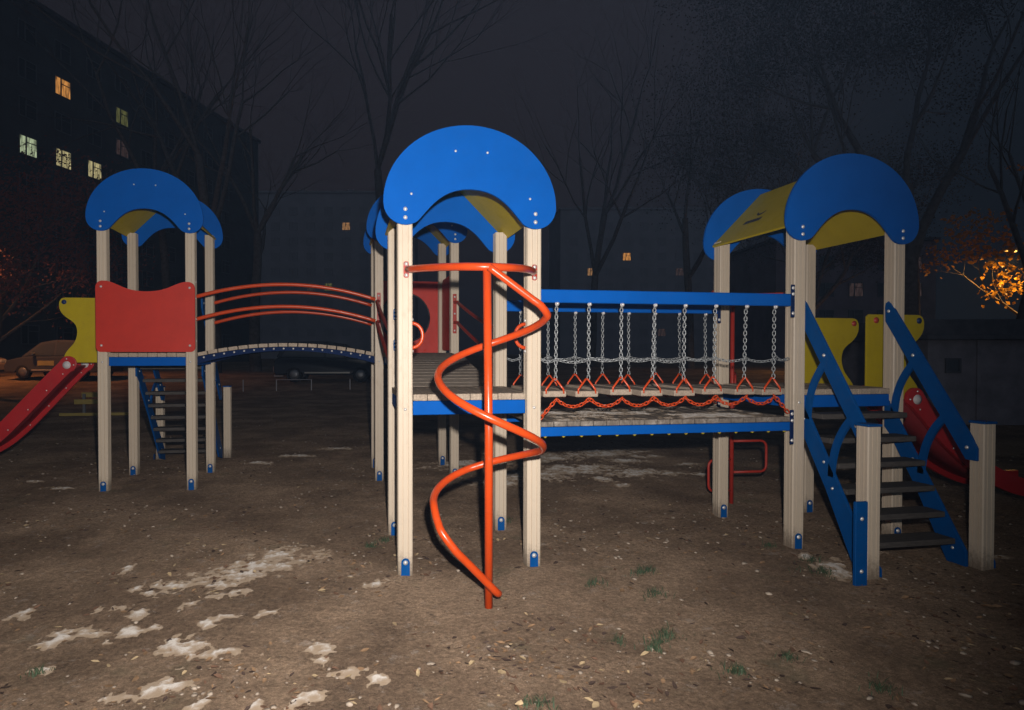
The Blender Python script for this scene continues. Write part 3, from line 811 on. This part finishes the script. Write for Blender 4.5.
def pebbles(n):
    V, F = [], []
    t = (1+5**.5)/2
    iv = [Vector(p).normalized() for p in ((-1,t,0),(1,t,0),(-1,-t,0),(1,-t,0),(0,-1,t),(0,1,t),(0,-1,-t),(0,1,-t),(t,0,-1),(t,0,1),(-t,0,-1),(-t,0,1))]
    fc = ((0,11,5),(0,5,1),(0,1,7),(0,7,10),(0,10,11),(1,5,9),(5,11,4),(11,10,2),(10,7,6),(7,1,8),(3,9,4),(3,4,2),(3,2,6),(3,6,8),(3,8,9),(4,9,5),(2,4,11),(6,2,10),(8,6,7),(9,8,1))
    for k in range(n):
        x, y = scatter_pos(); s = .003+.0165*rnd.random()**3; z = gz(x, y)+s*.25
        sx, sy, sz = rnd.uniform(.6, 1.7)*s, rnd.uniform(.5, 1.1)*s, rnd.uniform(.25, .6)*s; a = rnd.uniform(0, 6.28); i = len(V)
        for p in iv:
            q = p*rnd.uniform(.65, 1.2); u, v = q.x*sx, q.y*sy
            V.append((x+u*math.cos(a)-v*math.sin(a), y+u*math.sin(a)+v*math.cos(a), z+q.z*sz))
        F += [tuple(i+j for j in f) for f in fc]
    return rawmesh('pebbles', V, F, True)
o = part('pebbles', pebbles(4200), mat('pale_pebble', (.37, .30, .235), .8, .3, var=.4, vscale=8))
tag(o, 'small pale pebbles and chips lying on the dirt', 'pebbles', kind='stuff')
GRASS = [(1.177, -0.42, 0.05), (1.572, -0.288, 0.06), (1.489, -0.638, 0.06), (1.644, -0.262, 0.04), (1.273, -1.167, 0.06), (1.134, -1.286, 0.05), (1.385, -1.561, 0.04), (1.744, -1.461, 0.04), (1.955, -1.77, 0.06), (1.417, -1.567, 0.03), (0.404, -1.662, 0.05), (2.79, -0.496, 0.09), (2.905, -0.274, 0.06), (-0.088, 0.707, 0.05), (-0.195, 0.599, 0.04), (3.123, -0.475, 0.05), (1.203, -1.211, 0.04), (0.998, -1.176, 0.03), (-1.819, -1.014, 0.04), (2.844, 0.08, 0.05), (1.005, 1.104, 0.06)]
def grass():
    V, F = [], []
    for (x0, y0, r) in GRASS:
        for k in range(int(90*(r/.06))):
            a = rnd.uniform(0, 6.28); d = r*abs(rnd.gauss(0, .75)); x, y = x0+d*math.cos(a)*1.3, y0+d*math.sin(a)
            h = rnd.uniform(.012, .045); w = .0022; b = rnd.uniform(0, 6.28); lx, ly = math.cos(b)*h*.9, math.sin(b)*h*.9
            px, py = -math.sin(b)*w, math.cos(b)*w; z = gz(x, y)-.002; i = len(V)
            V += [(x-px, y-py, z), (x+px, y+py, z), (x+lx*.4+px*.7, y+ly*.4+py*.7, z+h*.7), (x+lx*.4-px*.7, y+ly*.4-py*.7, z+h*.7), (x+lx, y+ly, z+h)]
            F += [(i, i+1, i+2, i+3), (i+3, i+2, i+4)]
    return rawmesh('grass', V, F)
o = part('grass_tufts', grass(), mat('dark_grass_blade', (.055, .085, .045), .7, .3, var=.3, vscale=40))
tag(o, 'small dark green grass tufts in the bare dirt', 'grass', kind='stuff')

# ------------------------------------------------------------------ trees
def rot_about(v, axis, a): return Matrix.Rotation(a, 3, axis) @ v
def grow(mb_t, mb_c, p, d, L, r, depth, rg, tips, spread, first=True, lean=.0):
    segs = 5 if first else 4
    path = [p.copy()]; rs = [r]; q = p.copy(); dd = d.normalized()
    end = r*(.62 if depth > 1 else .35)
    for i in range(segs):
        dd = (dd+Vector((rg.uniform(-1, 1), rg.uniform(-1, 1), rg.uniform(-.5, .8)))*(.07 if first else .17)).normalized()
        q = q+dd*L/segs; path.append(q.copy()); rs.append(r+(end-r)*(i+1)/segs)
    (mb_t if first else mb_c).tube(path, rs, 8 if first else (5 if depth > 2 else 3), caps=False)
    tips.append((q.copy(), depth))
    if depth == 0: return
    n = rg.choice((3, 4)) if depth > 1 else rg.choice((2, 3, 3))
    if first: n = 5
    for k in range(n):
        idx = rg.randint(2 if not first else 3, segs) if k < n-1 else segs
        b = path[idx]; ax = dd.orthogonal().normalized(); ax = rot_about(ax, dd, rg.uniform(0, 6.283))
        nd = rot_about(dd, ax, rg.uniform(.45, 1.0)*spread if k < n-1 else .2*spread)
        nd = (nd+Vector((0, 0, .18))).normalized()
        grow(mb_t, mb_c, b, nd, L*rg.uniform(.55, .78), rs[idx]*rg.uniform(.5, .7), depth-1, rg, tips, spread, False)
def tree(name, label, loc, h, r, seed, depth=5, spread=1.0, lean=(0, 0), group='bare trees behind the playground', leaf=None, cat='tree'):
    rg = random.Random(seed)
    t = thing(name, label, cat, loc, 0, group)
    a, b = MB(), MB(); tips = []
    grow(a, b, Vector((0, 0, -.2)), Vector((lean[0], lean[1], 1)), h*.42, r, depth, rg, tips, spread)
    part('trunk', a, BARK, t); part('crown', b, BARK, t)
    if leaf:
        n, size, blob, m, dmax = leaf
        V, F = [], []
        cand = [q for q, d in tips if d <= dmax]
        for k in range(n):
            c = rg.choice(cand)+Vector((rg.gauss(0, blob), rg.gauss(0, blob), rg.gauss(0, blob*.8)))
            u = Vector((rg.uniform(-1, 1), rg.uniform(-1, 1), rg.uniform(-1, 1))).normalized(); v = u.orthogonal().normalized()
            w = u.cross(v); s = size*rg.uniform(.6, 1.3); i = len(V)
            V += [c-v*s, c-w*s*.6+u*s*.15, c+v*s, c+w*s*.6+u*s*.15]; F.append((i, i+1, i+2, i+3))
        part('foliage', rawmesh('foliage', V, F), m, t)
    return t
def at_px(px, dep, z=None):
    p = far((px-446)/604.2*dep, dep)
    p.z = gz(p.x, p.y) if z is None else z
    return p
tree('bare_tree', 'tall bare tree rising behind the arched bridge, left of the near tower', at_px(384, 42), 33, .42, 11, spread=.8)
tree('bare_tree', 'broad bare tree in front of the dark apartment block on the left', at_px(215, 31), 27, .34, 12, spread=1.0)
tree('bare_tree', 'thin bare tree close to the end wall of the dark apartment block', at_px(168, 36), 27, .30, 13, spread=.85)
tree('bare_tree', 'bare tree with a stout dark trunk under the middle of the arched bridge', at_px(256, 34), 19, .34, 14, spread=1.05)
tree('bare_tree', 'bare tree seen above the chains of the rope bridge', at_px(590, 46), 28, .34, 15, spread=.95)
tree('bare_tree', 'bare tree just left of the right tower roof', at_px(690, 40), 24, .30, 16, spread=1.0)
DLEAF = mat('dark_dry_leaf', (.05, .042, .036), .9, .1, var=.3, vscale=.7, trans=.2)
tree('dark_leafy_tree', 'big dark tree with dry leaves right of the right tower roof', at_px(915, 21), 18, .34, 17, spread=.95, group='leafy trees in the dark', leaf=(60000, .045, .5, DLEAF, 3))
tree('dark_leafy_tree', 'dark leafy tree behind the yellow roof panel of the right tower', at_px(815, 34), 14, .28, 18, spread=1.0, group='leafy trees in the dark', leaf=(40000, .05, .5, DLEAF, 3))
ORLEAF = mat('orange_autumn_leaf', (.36, .20, .03), .6, .3, trans=.45)
tree('autumn_tree', 'autumn tree with leaves lit orange by a street lamp at the right edge', at_px(1050, 23.5), 8.6, .15, 19, depth=4, spread=1.25, group='autumn trees', leaf=(2600, .10, .26, ORLEAF, 1))
RDLEAF = mat('reddish_autumn_leaf', (.22, .10, .10), .7, .2, trans=.35)
tree('red_leaved_tree', 'reddish leaved tree above the parked cars at the left edge', at_px(-12, 20), 8.0, .15, 20, depth=4, spread=1.15, group='autumn trees', leaf=(9000, .055, .42, RDLEAF, 2))
tree('leaning_tree', 'leaning bare trunk before the orange lit foliage at the right edge', at_px(1000, 17), 11, .20, 22, spread=.9, lean=(.12, .05), depth=4)

# ------------------------------------------------------------------ buildings
def lit(name, col, s):
    m = mat(name, (.05, .05, .05), .4, emit=col, estr=s)
    N, L = m.node_tree.nodes, m.node_tree.links
    if N.get('folds'): return m
    tc = N.new('ShaderNodeTexCoord'); mp = N.new('ShaderNodeMapping'); mp.inputs['Scale'].default_value = (5, 1, .7); L.new(tc.outputs['Object'], mp.inputs[0])
    nz = N.new('ShaderNodeTexNoise'); nz.name = 'folds'; nz.inputs['Scale'].default_value = 1.6; nz.inputs['Detail'].default_value = 4; L.new(mp.outputs[0], nz.inputs['Vector'])
    mr = N.new('ShaderNodeMapRange'); mr.inputs[1].default_value = .35; mr.inputs[2].default_value = .68; mr.inputs[3].default_value = s*.12; mr.inputs[4].default_value = s*1.3
    L.new(nz.outputs['Fac'], mr.inputs[0]); L.new(mr.outputs[0], N['Principled BSDF'].inputs['Emission Strength'])
    return m
ORANGE = lit('warm_orange_lit_pane', (1, .42, .10), .55)
GREENISH = lit('greenish_white_lit_pane', (.85, 1, .62), .42)
YELLOWISH = lit('yellow_lit_pane', (1, .85, .42), .42)
DIMPINK = lit('dim_pink_lit_pane', (.9, .55, .5), .04)
SMALLY = lit('small_yellow_lit_pane', (.9, .9, .3), .09)
DUSKPANE = mat('net_curtained_dark_pane', (.40, .375, .405), .7, .15)
def window_meshes(w, h):
    fr = MB()
    b = .06
    for a, c in (((-w/2, -h/2), (w/2, -h/2+b)), ((-w/2, h/2-b), (w/2, h/2)), ((-w/2, -h/2+b), (-w/2+b, h/2-b)), ((w/2-b, -h/2+b), (w/2, h/2-b)), ((-.05-w*.1, -h/2+b), (.02-w*.1, h/2-b)), ((.02-w*.1, h*.16), (w/2-b, h*.16+.05))):
        fr.box((a[0], -.05, a[1]), (c[0], .03, c[1]))
    fm = fr.mesh('window')
    pm = MB().box((-w/2+.03, -.012, -h/2+.03), (w/2-.03, .012, h/2-.03)).mesh('pane')
    return fm, pm
def curtain_pane(m): return m
def block(name, label, org, rz, length, depth, storeys, z0, cols, c0, pitch, wall, lits, roof_h, group, sh=2.8, roofm=None, frm=None, ww=1.5, wh=1.45):
    t = thing(name, label, 'apartment block', org, rz, group)
    part('wall', MB().box((0, 0, -.6), (length, depth, roof_h), .02), wall, t)
    rf = part('roof', MB().box((-.25, -.25, roof_h+.003), (length+.25, depth+.25, roof_h+.35), .02), roofm or DARKMETAL, t)
    for k in range(int(length//9)):
        part('roof_vent', MB().box((4+k*9, 3, roof_h+.353), (4.9+k*9, 4.2, roof_h+1.3), .02).box((3.9+k*9, 2.9, roof_h+1.303), (5.0+k*9, 4.3, roof_h+1.4), .01), roofm or DARKMETAL, rf)
    fm, pm = window_meshes(ww, wh)
    for i in range(cols):
        for j in range(storeys):
            w = part('window', fm, frm or WFRAME, t, (c0+i*pitch, -.035, z0+j*sh))
            L = lits.get((i, j))
            p = part('pane', pm, L or (DARKPANE if frm is None else DUSKPANE), w, (0, .022, 0))
            if L and L is not DIMPINK:
                cm = MB()
                for q in range(5):
                    x = -ww/2+.1+rnd.uniform(0, ww-.3)
                    cm.box((x, .012, -wh/2+.08), (x+rnd.uniform(.05, .14), .0125, wh/2-.08))
                part('curtain', cm, mat('curtain_shade', (.25, .2, .15), .9), w)
    return t
# left block: the facade runs away from the photographer to the right
ang = math.atan2(.247, .969)
d_ = (FH*math.cos(ang)+RT*math.sin(ang)).normalized()
P0 = far(-30.4, 48)
t0_ = -11.5
org = P0+d_*t0_
rz = math.atan2(d_.y, d_.x)
litsL = {(1, 5): YELLOWISH, (2, 5): GREENISH, (3, 5): YELLOWISH, (4, 5): YELLOWISH, (3, 7): ORANGE, (5, 7): SMALLY, (5, 6): DIMPINK}
block('apartment_block', 'dark nine storey apartment block at the left with a row of lit windows', (org.x, org.y, 0), rz, 40, 12, 9, 2.85, 11, -9.0-t0_, 3.05, PANELWALL, litsL, 27.6, 'apartment blocks')
def ftblock(px0, px1, dep, label, lits, storeys, cols, wall, roof_h, pitch=3.2, name='distant_block', sh=2.75):
    a = at_px(px0, dep); L = (px1-px0)/604.2*dep
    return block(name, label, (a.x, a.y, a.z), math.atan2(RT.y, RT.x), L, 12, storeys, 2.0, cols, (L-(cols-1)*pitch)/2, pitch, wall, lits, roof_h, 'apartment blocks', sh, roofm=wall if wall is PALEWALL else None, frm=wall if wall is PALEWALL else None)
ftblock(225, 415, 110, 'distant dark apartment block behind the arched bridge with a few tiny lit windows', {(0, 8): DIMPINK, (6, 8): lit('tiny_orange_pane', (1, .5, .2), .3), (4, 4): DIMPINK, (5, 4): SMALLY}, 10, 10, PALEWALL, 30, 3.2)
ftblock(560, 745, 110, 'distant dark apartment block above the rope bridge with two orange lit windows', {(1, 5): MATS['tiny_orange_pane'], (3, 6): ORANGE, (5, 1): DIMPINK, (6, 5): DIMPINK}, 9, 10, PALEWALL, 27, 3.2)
ftblock(775, 935, 62, 'low pinkish apartment block seen between the posts of the right tower', {(4, 3): DIMPINK, (2, 2): DIMPINK, (4, 2): DIMPINK}, 4, 5, PINKWALL, 12.5, 3.0)

# ------------------------------------------------------------------ concrete garage on the right
ga = at_px(928, 12.6, 0)
gt = thing('concrete_garage', 'low grey concrete garage with a small dark window behind the red right slide', 'garage', (ga.x, ga.y, 0), math.atan2(RT.y, RT.x)+R(-4))
part('wall', MB().box((0, 0, -.3), (7, 5, 1.76), .01), CONC, gt)
part('roof', MB().box((-.12, -.16, 1.763), (7.12, 5.1, 1.86), .01).box((.0, .6, 1.863), (7, 5.0, 2.22), .02), DARKMETAL, gt)
for x in (.95, 1.95, 2.95, 3.95, 4.95, 5.95): part('pilaster', MB().box((x, -.035, -.3), (x+.07, -.003, 1.755), .006), CONC, gt)
wf = part('window', MB().box((.33, -.03, 1.07), (.64, -.003, 1.11)).box((.33, -.03, 1.34), (.64, -.003, 1.38)).box((.33, -.03, 1.11), (.37, -.003, 1.34)).box((.60, -.03, 1.11), (.64, -.003, 1.34)), DARKMETAL, gt)
part('pane', MB().box((.37, -.012, 1.11), (.60, -.004, 1.34)), DARKPANE, wf)

# ------------------------------------------------------------------ parked cars
def wheel_m():
    n = 20; mb = MB(); bm = mb.bm
    prof = [(.20, -.10), (.29, -.10), (.315, -.075), (.315, .075), (.29, .10), (.20, .10)]
    rings = [[bm.verts.new((math.cos(2*math.pi*k/n)*r, y, math.sin(2*math.pi*k/n)*r)) for k in range(n)] for r, y in prof]
    for i in range(len(prof)-1):
        for k in range(n): bm.faces.new((rings[i][k], rings[i][(k+1) % n], rings[i+1][(k+1) % n], rings[i+1][k])).smooth = True
    ty = mb.mesh('tyre')
    rm = MB().dome((0, -.085, 0), (0, -1, 0), .20, .03, 20); rm.dome((0, .085, 0), (0, 1, 0), .20, .03, 20)
    return ty, rm.mesh('rim')
TYRE, RIM = wheel_m()
def car_meshes():
    low = [(-2.15, .30), (-2.18, .55), (-2.05, .80), (-1.3, .95), (1.95, 1.0), (2.1, .85), (2.12, .45), (2.05, .30)]
    wl = arc(-1.32, .30, .36, 0, 180, 8); wr = arc(1.30, .30, .36, 0, 180, 8)
    out = low+wr[0:]+wl[0:]
    body = MB().prism(out, (0,0,0), (1,0,0), (0,0,1), 1.68, bev=.05).mesh('body')
    cab = MB(); bm = cab.bm
    pr = [(-1.42, .95), (-.62, 1.55), (.1, 1.66), (1.70, 1.62), (2.02, 1.0)]
    L_ = [bm.verts.new((x, -.80+(z-.95)*.20, z)) for x, z in pr]; R_ = [bm.verts.new((x, .80-(z-.95)*.20, z)) for x, z in pr]
    bm.faces.new(L_); bm.faces.new(R_[::-1])
    for i in range(len(pr)):
        j = (i+1) % len(pr); bm.faces.new((L_[j], L_[i], R_[i], R_[j]))
    bmesh.ops.bevel(bm, geom=bm.edges[:], offset=.03, segments=2, affect='EDGES')
    cab = cab.mesh('cabin')
    def side(pts, s):
        org = Vector((0, s*.80, .95)); ey = Vector((0, -s*.20, 1))
        return MB().prism([(x, z-.95) for x, z in pts], org+Vector((0, s*.004, 0)), (1,0,0), ey, .006, bev=.001)
    g1 = [(-1.16, 1.0), (-.58, 1.45), (.05, 1.55), (.05, 1.0)]; g2 = [(.15, 1.0), (.15, 1.56), (1.58, 1.53), (1.80, 1.02)]
    return body, cab, [side(g, s).mesh('side_window') for g in (g1, g2) for s in (-1, 1)]
CB, CC, CW = car_meshes()
def car(label, loc, rz, m, sign=False):
    t = thing('parked_car', label, 'car', loc, rz, 'cars parked beyond the playground')
    b = part('body', CB, m, t); c = part('cabin', CC, m, t)
    for w in CW: part('side_window', w, DARKPANE, c)
    part('windscreen', MB().prism([(-.68, .05), (.68, .05), (.60, .62), (-.60, .62)], (-1.42, 0, .99), (0, 1, 0), Vector((.80, 0, .60)).normalized(), .006), DARKPANE, c)
    for x in (-1.32, 1.30):
        for s in (-1, 1):
            w = part('wheel', TYRE, mat('tyre_rubber', (.02, .02, .022), .9), t, (x, s*.74, .315)); part('rim', RIM, mat('alloy_rim', (.3, .3, .31), .4, metal=.6), w)
    for s in (-1, 1):
        part('headlight', MB().box((-2.165, s*.62-.17, .62), (-2.06, s*.62+.17, .76), .03), mat('headlight_glass', (.5, .5, .5), .15), t)
        part('sill_trim', MB().box((-.9, s*.842-.012, .36), (.9, s*.842+.012, .42), .005), mat('sill_trim_metal', (.5, .47, .42), .4, metal=.3), t)
        part('wing_mirror', MB().box((-.85, s*.93-.09, .98), (-.70, s*.93+.09, 1.12), .03), m, c)
    if sign:
        part('door_sign', MB().box((-.62, -.852, .58), (.12, -.845, .78), .003), mat('pale_yellow_door_sign', (.42, .36, .15), .5), t)
    return t
p = at_px(66, 26)
car('grey people carrier with a pale yellow door sign beyond the left slide', p, math.atan2(RT.y, RT.x)+R(-6), mat('silver_car_paint', (.11, .11, .115), .3, .5, metal=.3), True)
p = at_px(-52, 27)
car('car cut off by the left edge, only its tail lit orange', p, math.atan2(RT.y, RT.x)+R(174), mat('beige_car_paint', (.3, .24, .2), .3, .5))
p = at_px(330, 25)
car('dark car parked in the shadow below the arched bridge', p, math.atan2(RT.y, RT.x)+R(183), mat('dark_car_paint', (.02, .025, .035), .3, .5))

# ------------------------------------------------------------------ yellow bench, low fence, concrete ball
yb = at_px(92, 14.6); YPL = mat('yellow_painted_plank', (.50, .37, .10), .6, var=.2, vscale=8, stretch=(1, 8, 8))
bt = thing('bench', 'low yellow plank bench in the dark under the left slide', 'bench', yb, math.atan2(RT.y, RT.x)+R(8))
for y, z in ((.0, .25), (.12, .41)): part('plank', MB().box((-.42+y, y, z), (.30, y+.04, z+.12), .006), YPL, bt)
part('ground_plank', MB().box((-.62, -.30, .0), (.95, -.26, .07), .006), YPL, bt)
for x in (-.25, .12): part('leg', MB().box((x, .05, -.1), (x+.06, .11, .50), .004), mat('bench_leg_steel', (.2, .2, .2), .5), bt)
fpos = at_px(243, 22); fe = at_px(352, 22.6)
fd = Vector((fe.x-fpos.x, fe.y-fpos.y, 0)); fl = fd.length
lf = thing('low_fence', 'low thin metal fence with widely spaced posts beyond the arched bridge', 'fence', fpos, math.atan2(fd.y, fd.x))
FS = mat('grey_fence_steel', (.45, .43, .44), .5, metal=.2)
for f in (0, .30, .62, .98): part('post', MB().box((f*fl-.02, -.02, -.1), (f*fl+.02, .02, .44), .004), FS, lf)
part('rail', MB().tube([(fl*.30, 0, .43), (fl*.62, 0, .43)], .018, 8), FS, lf)
cb = at_px(279, 27)
o = MB(); bmesh.ops.create_uvsphere(o.bm, u_segments=24, v_segments=14, radius=.27); 
for f in o.bm.faces: f.smooth = True
o.box((-.2, -.2, -.34), (.2, .2, -.24), .01)
o = part('concrete_ball', o, mat('pale_concrete', (.42, .38, .36), .9, var=.2), None, (cb.x, cb.y, cb.z+.33))
tag(o, 'round pale concrete ball bollard beyond the arched bridge', 'bollard')

# ------------------------------------------------------------------ street lamps
def street_lamp(px, dep, h, label, power, col, hang=1.0, side=False, cone=168, flip=False):
    p = at_px(px, dep)
    t = thing('street_lamp', label, 'street lamp', p, math.atan2(-RT.y, -RT.x)+(math.pi if flip else 0) if side else math.atan2(-FH.y, -FH.x), 'street lamps')
    part('pole', MB().tube([(0, 0, -.2), (0, 0, h*.5), (0, 0, h)], [.08, .065, .05], 12), mat('lamp_pole_steel', (.25, .25, .26), .6), t)
    part('arm', MB().tube([(0, 0, h-.05), (hang*.4, 0, h+.12), (hang, 0, h+.16)], .03, 10), MATS['lamp_pole_steel'], t)
    hd = part('lamp_head', MB().prism([(-.1, 0), (.45, -.02), (.5, .04), (.40, .12), (0, .10)], (hang, 0, h+.13), (1,0,0), (0,0,1), .22, bev=.01), MATS['lamp_pole_steel'], t)
    part('diffuser', MB().box((hang+.05, -.09, h+.06), (hang+.42, .09, h+.105), .01), mat('sodium_diffuser', (.5, .3, .1), .5, emit=(1, .48, .08), estr=6), hd)
    L = bpy.data.lights.new('sodium_light', 'SPOT'); L.energy = power; L.color = col; L.spot_size = R(cone); L.spot_blend = .5; L.shadow_soft_size = .15
    o = bpy.data.objects.new('sodium_light', L); COL.objects.link(o); o.parent = t; o.location = (hang+.23, 0, h+.03)
    return t
street_lamp(1077, 25.2, 5.3, 'sodium street lamp shining through the orange foliage at the right edge', 2600, (1, .50, .12), hang=2.6, side=True)
street_lamp(-75, 23, 6.5, 'sodium street lamp off the left edge, lighting the parked cars', 1500, (1, .36, .10), hang=1.6, side=True, flip=True, cone=140)

# ------------------------------------------------------------------ light: camera flash, night sky, added fill glow
fl_ = bpy.data.lights.new('camera_flash', 'SPOT'); fl_.energy = 1060; fl_.color = (1, .945, .895)
fl_.spot_size = R(124); fl_.spot_blend = 1.0; fl_.shadow_soft_size = .03
fo = bpy.data.objects.new('camera_flash', fl_); COL.objects.link(fo)
fo.location = CAM+RT*.10+UP*.21
aim = (FW+RT*math.tan(R(-11))+UP*math.tan(R(0))).normalized()
fo.rotation_euler = aim.to_track_quat('-Z', 'Y').to_euler()

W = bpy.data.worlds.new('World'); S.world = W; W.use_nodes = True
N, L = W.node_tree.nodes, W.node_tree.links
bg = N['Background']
tc = N.new('ShaderNodeTexCoord'); sx = N.new('ShaderNodeSeparateXYZ'); L.new(tc.outputs['Generated'], sx.inputs[0])
cr = N.new('ShaderNodeValToRGB')
gd = N.new('ShaderNodeVectorMath'); gd.operation = 'DOT_PRODUCT'; L.new(tc.outputs['Generated'], gd.inputs[0]); gd.inputs[1].default_value = (FW+Vector((0, 0, .75))-RT*.05).normalized()
L.new(gd.outputs['Value'], cr.inputs[0])
cr.color_ramp.interpolation = 'EASE'
cr.color_ramp.elements[0].position = .70; cr.color_ramp.elements[0].color = (.0050, .0068, .0100, 1)
cr.color_ramp.elements[1].position = .99; cr.color_ramp.elements[1].color = (.0112, .0090, .0112, 1)
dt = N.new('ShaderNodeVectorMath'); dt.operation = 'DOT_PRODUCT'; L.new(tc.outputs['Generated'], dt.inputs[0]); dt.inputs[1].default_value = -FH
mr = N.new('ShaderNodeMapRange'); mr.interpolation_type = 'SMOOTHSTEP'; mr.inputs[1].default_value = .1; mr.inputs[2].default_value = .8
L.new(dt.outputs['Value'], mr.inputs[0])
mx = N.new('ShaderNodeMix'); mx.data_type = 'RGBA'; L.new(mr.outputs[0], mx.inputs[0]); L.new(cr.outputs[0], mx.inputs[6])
mx.inputs[7].default_value = (.044, .055, .072, 1)          # added bluish fill glow behind the photographer, lifts the dark areas
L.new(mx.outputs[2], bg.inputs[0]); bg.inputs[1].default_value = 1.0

# ------------------------------------------------------------------ thin haze added over the whole yard to lift dark tones
hm = bpy.data.materials.new('dark_lifting_haze'); hm.use_nodes = True
N, L = hm.node_tree.nodes, hm.node_tree.links
N.remove(N['Principled BSDF'])
pv = N.new('ShaderNodeVolumePrincipled'); pv.inputs['Color'].default_value = (.40, .60, .95, 1); pv.inputs['Density'].default_value = .0005; pv.inputs['Anisotropy'].default_value = 0
L.new(pv.outputs[0], N['Material Output'].inputs['Volume'])
hz = part('haze', MB().box((-310, -210, -1.4), (310, 410, 46)), hm); hz['kind'] = 'stuff'; hz['label'] = 'thin bluish haze added over the yard to lift its dark tones'

# ------------------------------------------------------------------ camera and render settings
cd = bpy.data.cameras.new('camera'); co = bpy.data.objects.new('camera', cd); COL.objects.link(co)
M = Matrix((RT, UP, -FW)).transposed().to_4x4(); M.translation = CAM
co.matrix_world = M
cd.sensor_width = 36; cd.lens = FPX/1024*36; cd.shift_x = 65.93/1024; cd.shift_y = 7.21/1024
cd.clip_start = .05; cd.clip_end = 1500
S.camera = co
S.view_settings.view_transform = 'Standard'; S.view_settings.look = 'None'
S.view_settings.exposure = 0; S.view_settings.gamma = 1
S.cycles.max_bounces = 5; S.cycles.diffuse_bounces = 3; S.cycles.glossy_bounces = 2
S.cycles.use_denoising = True
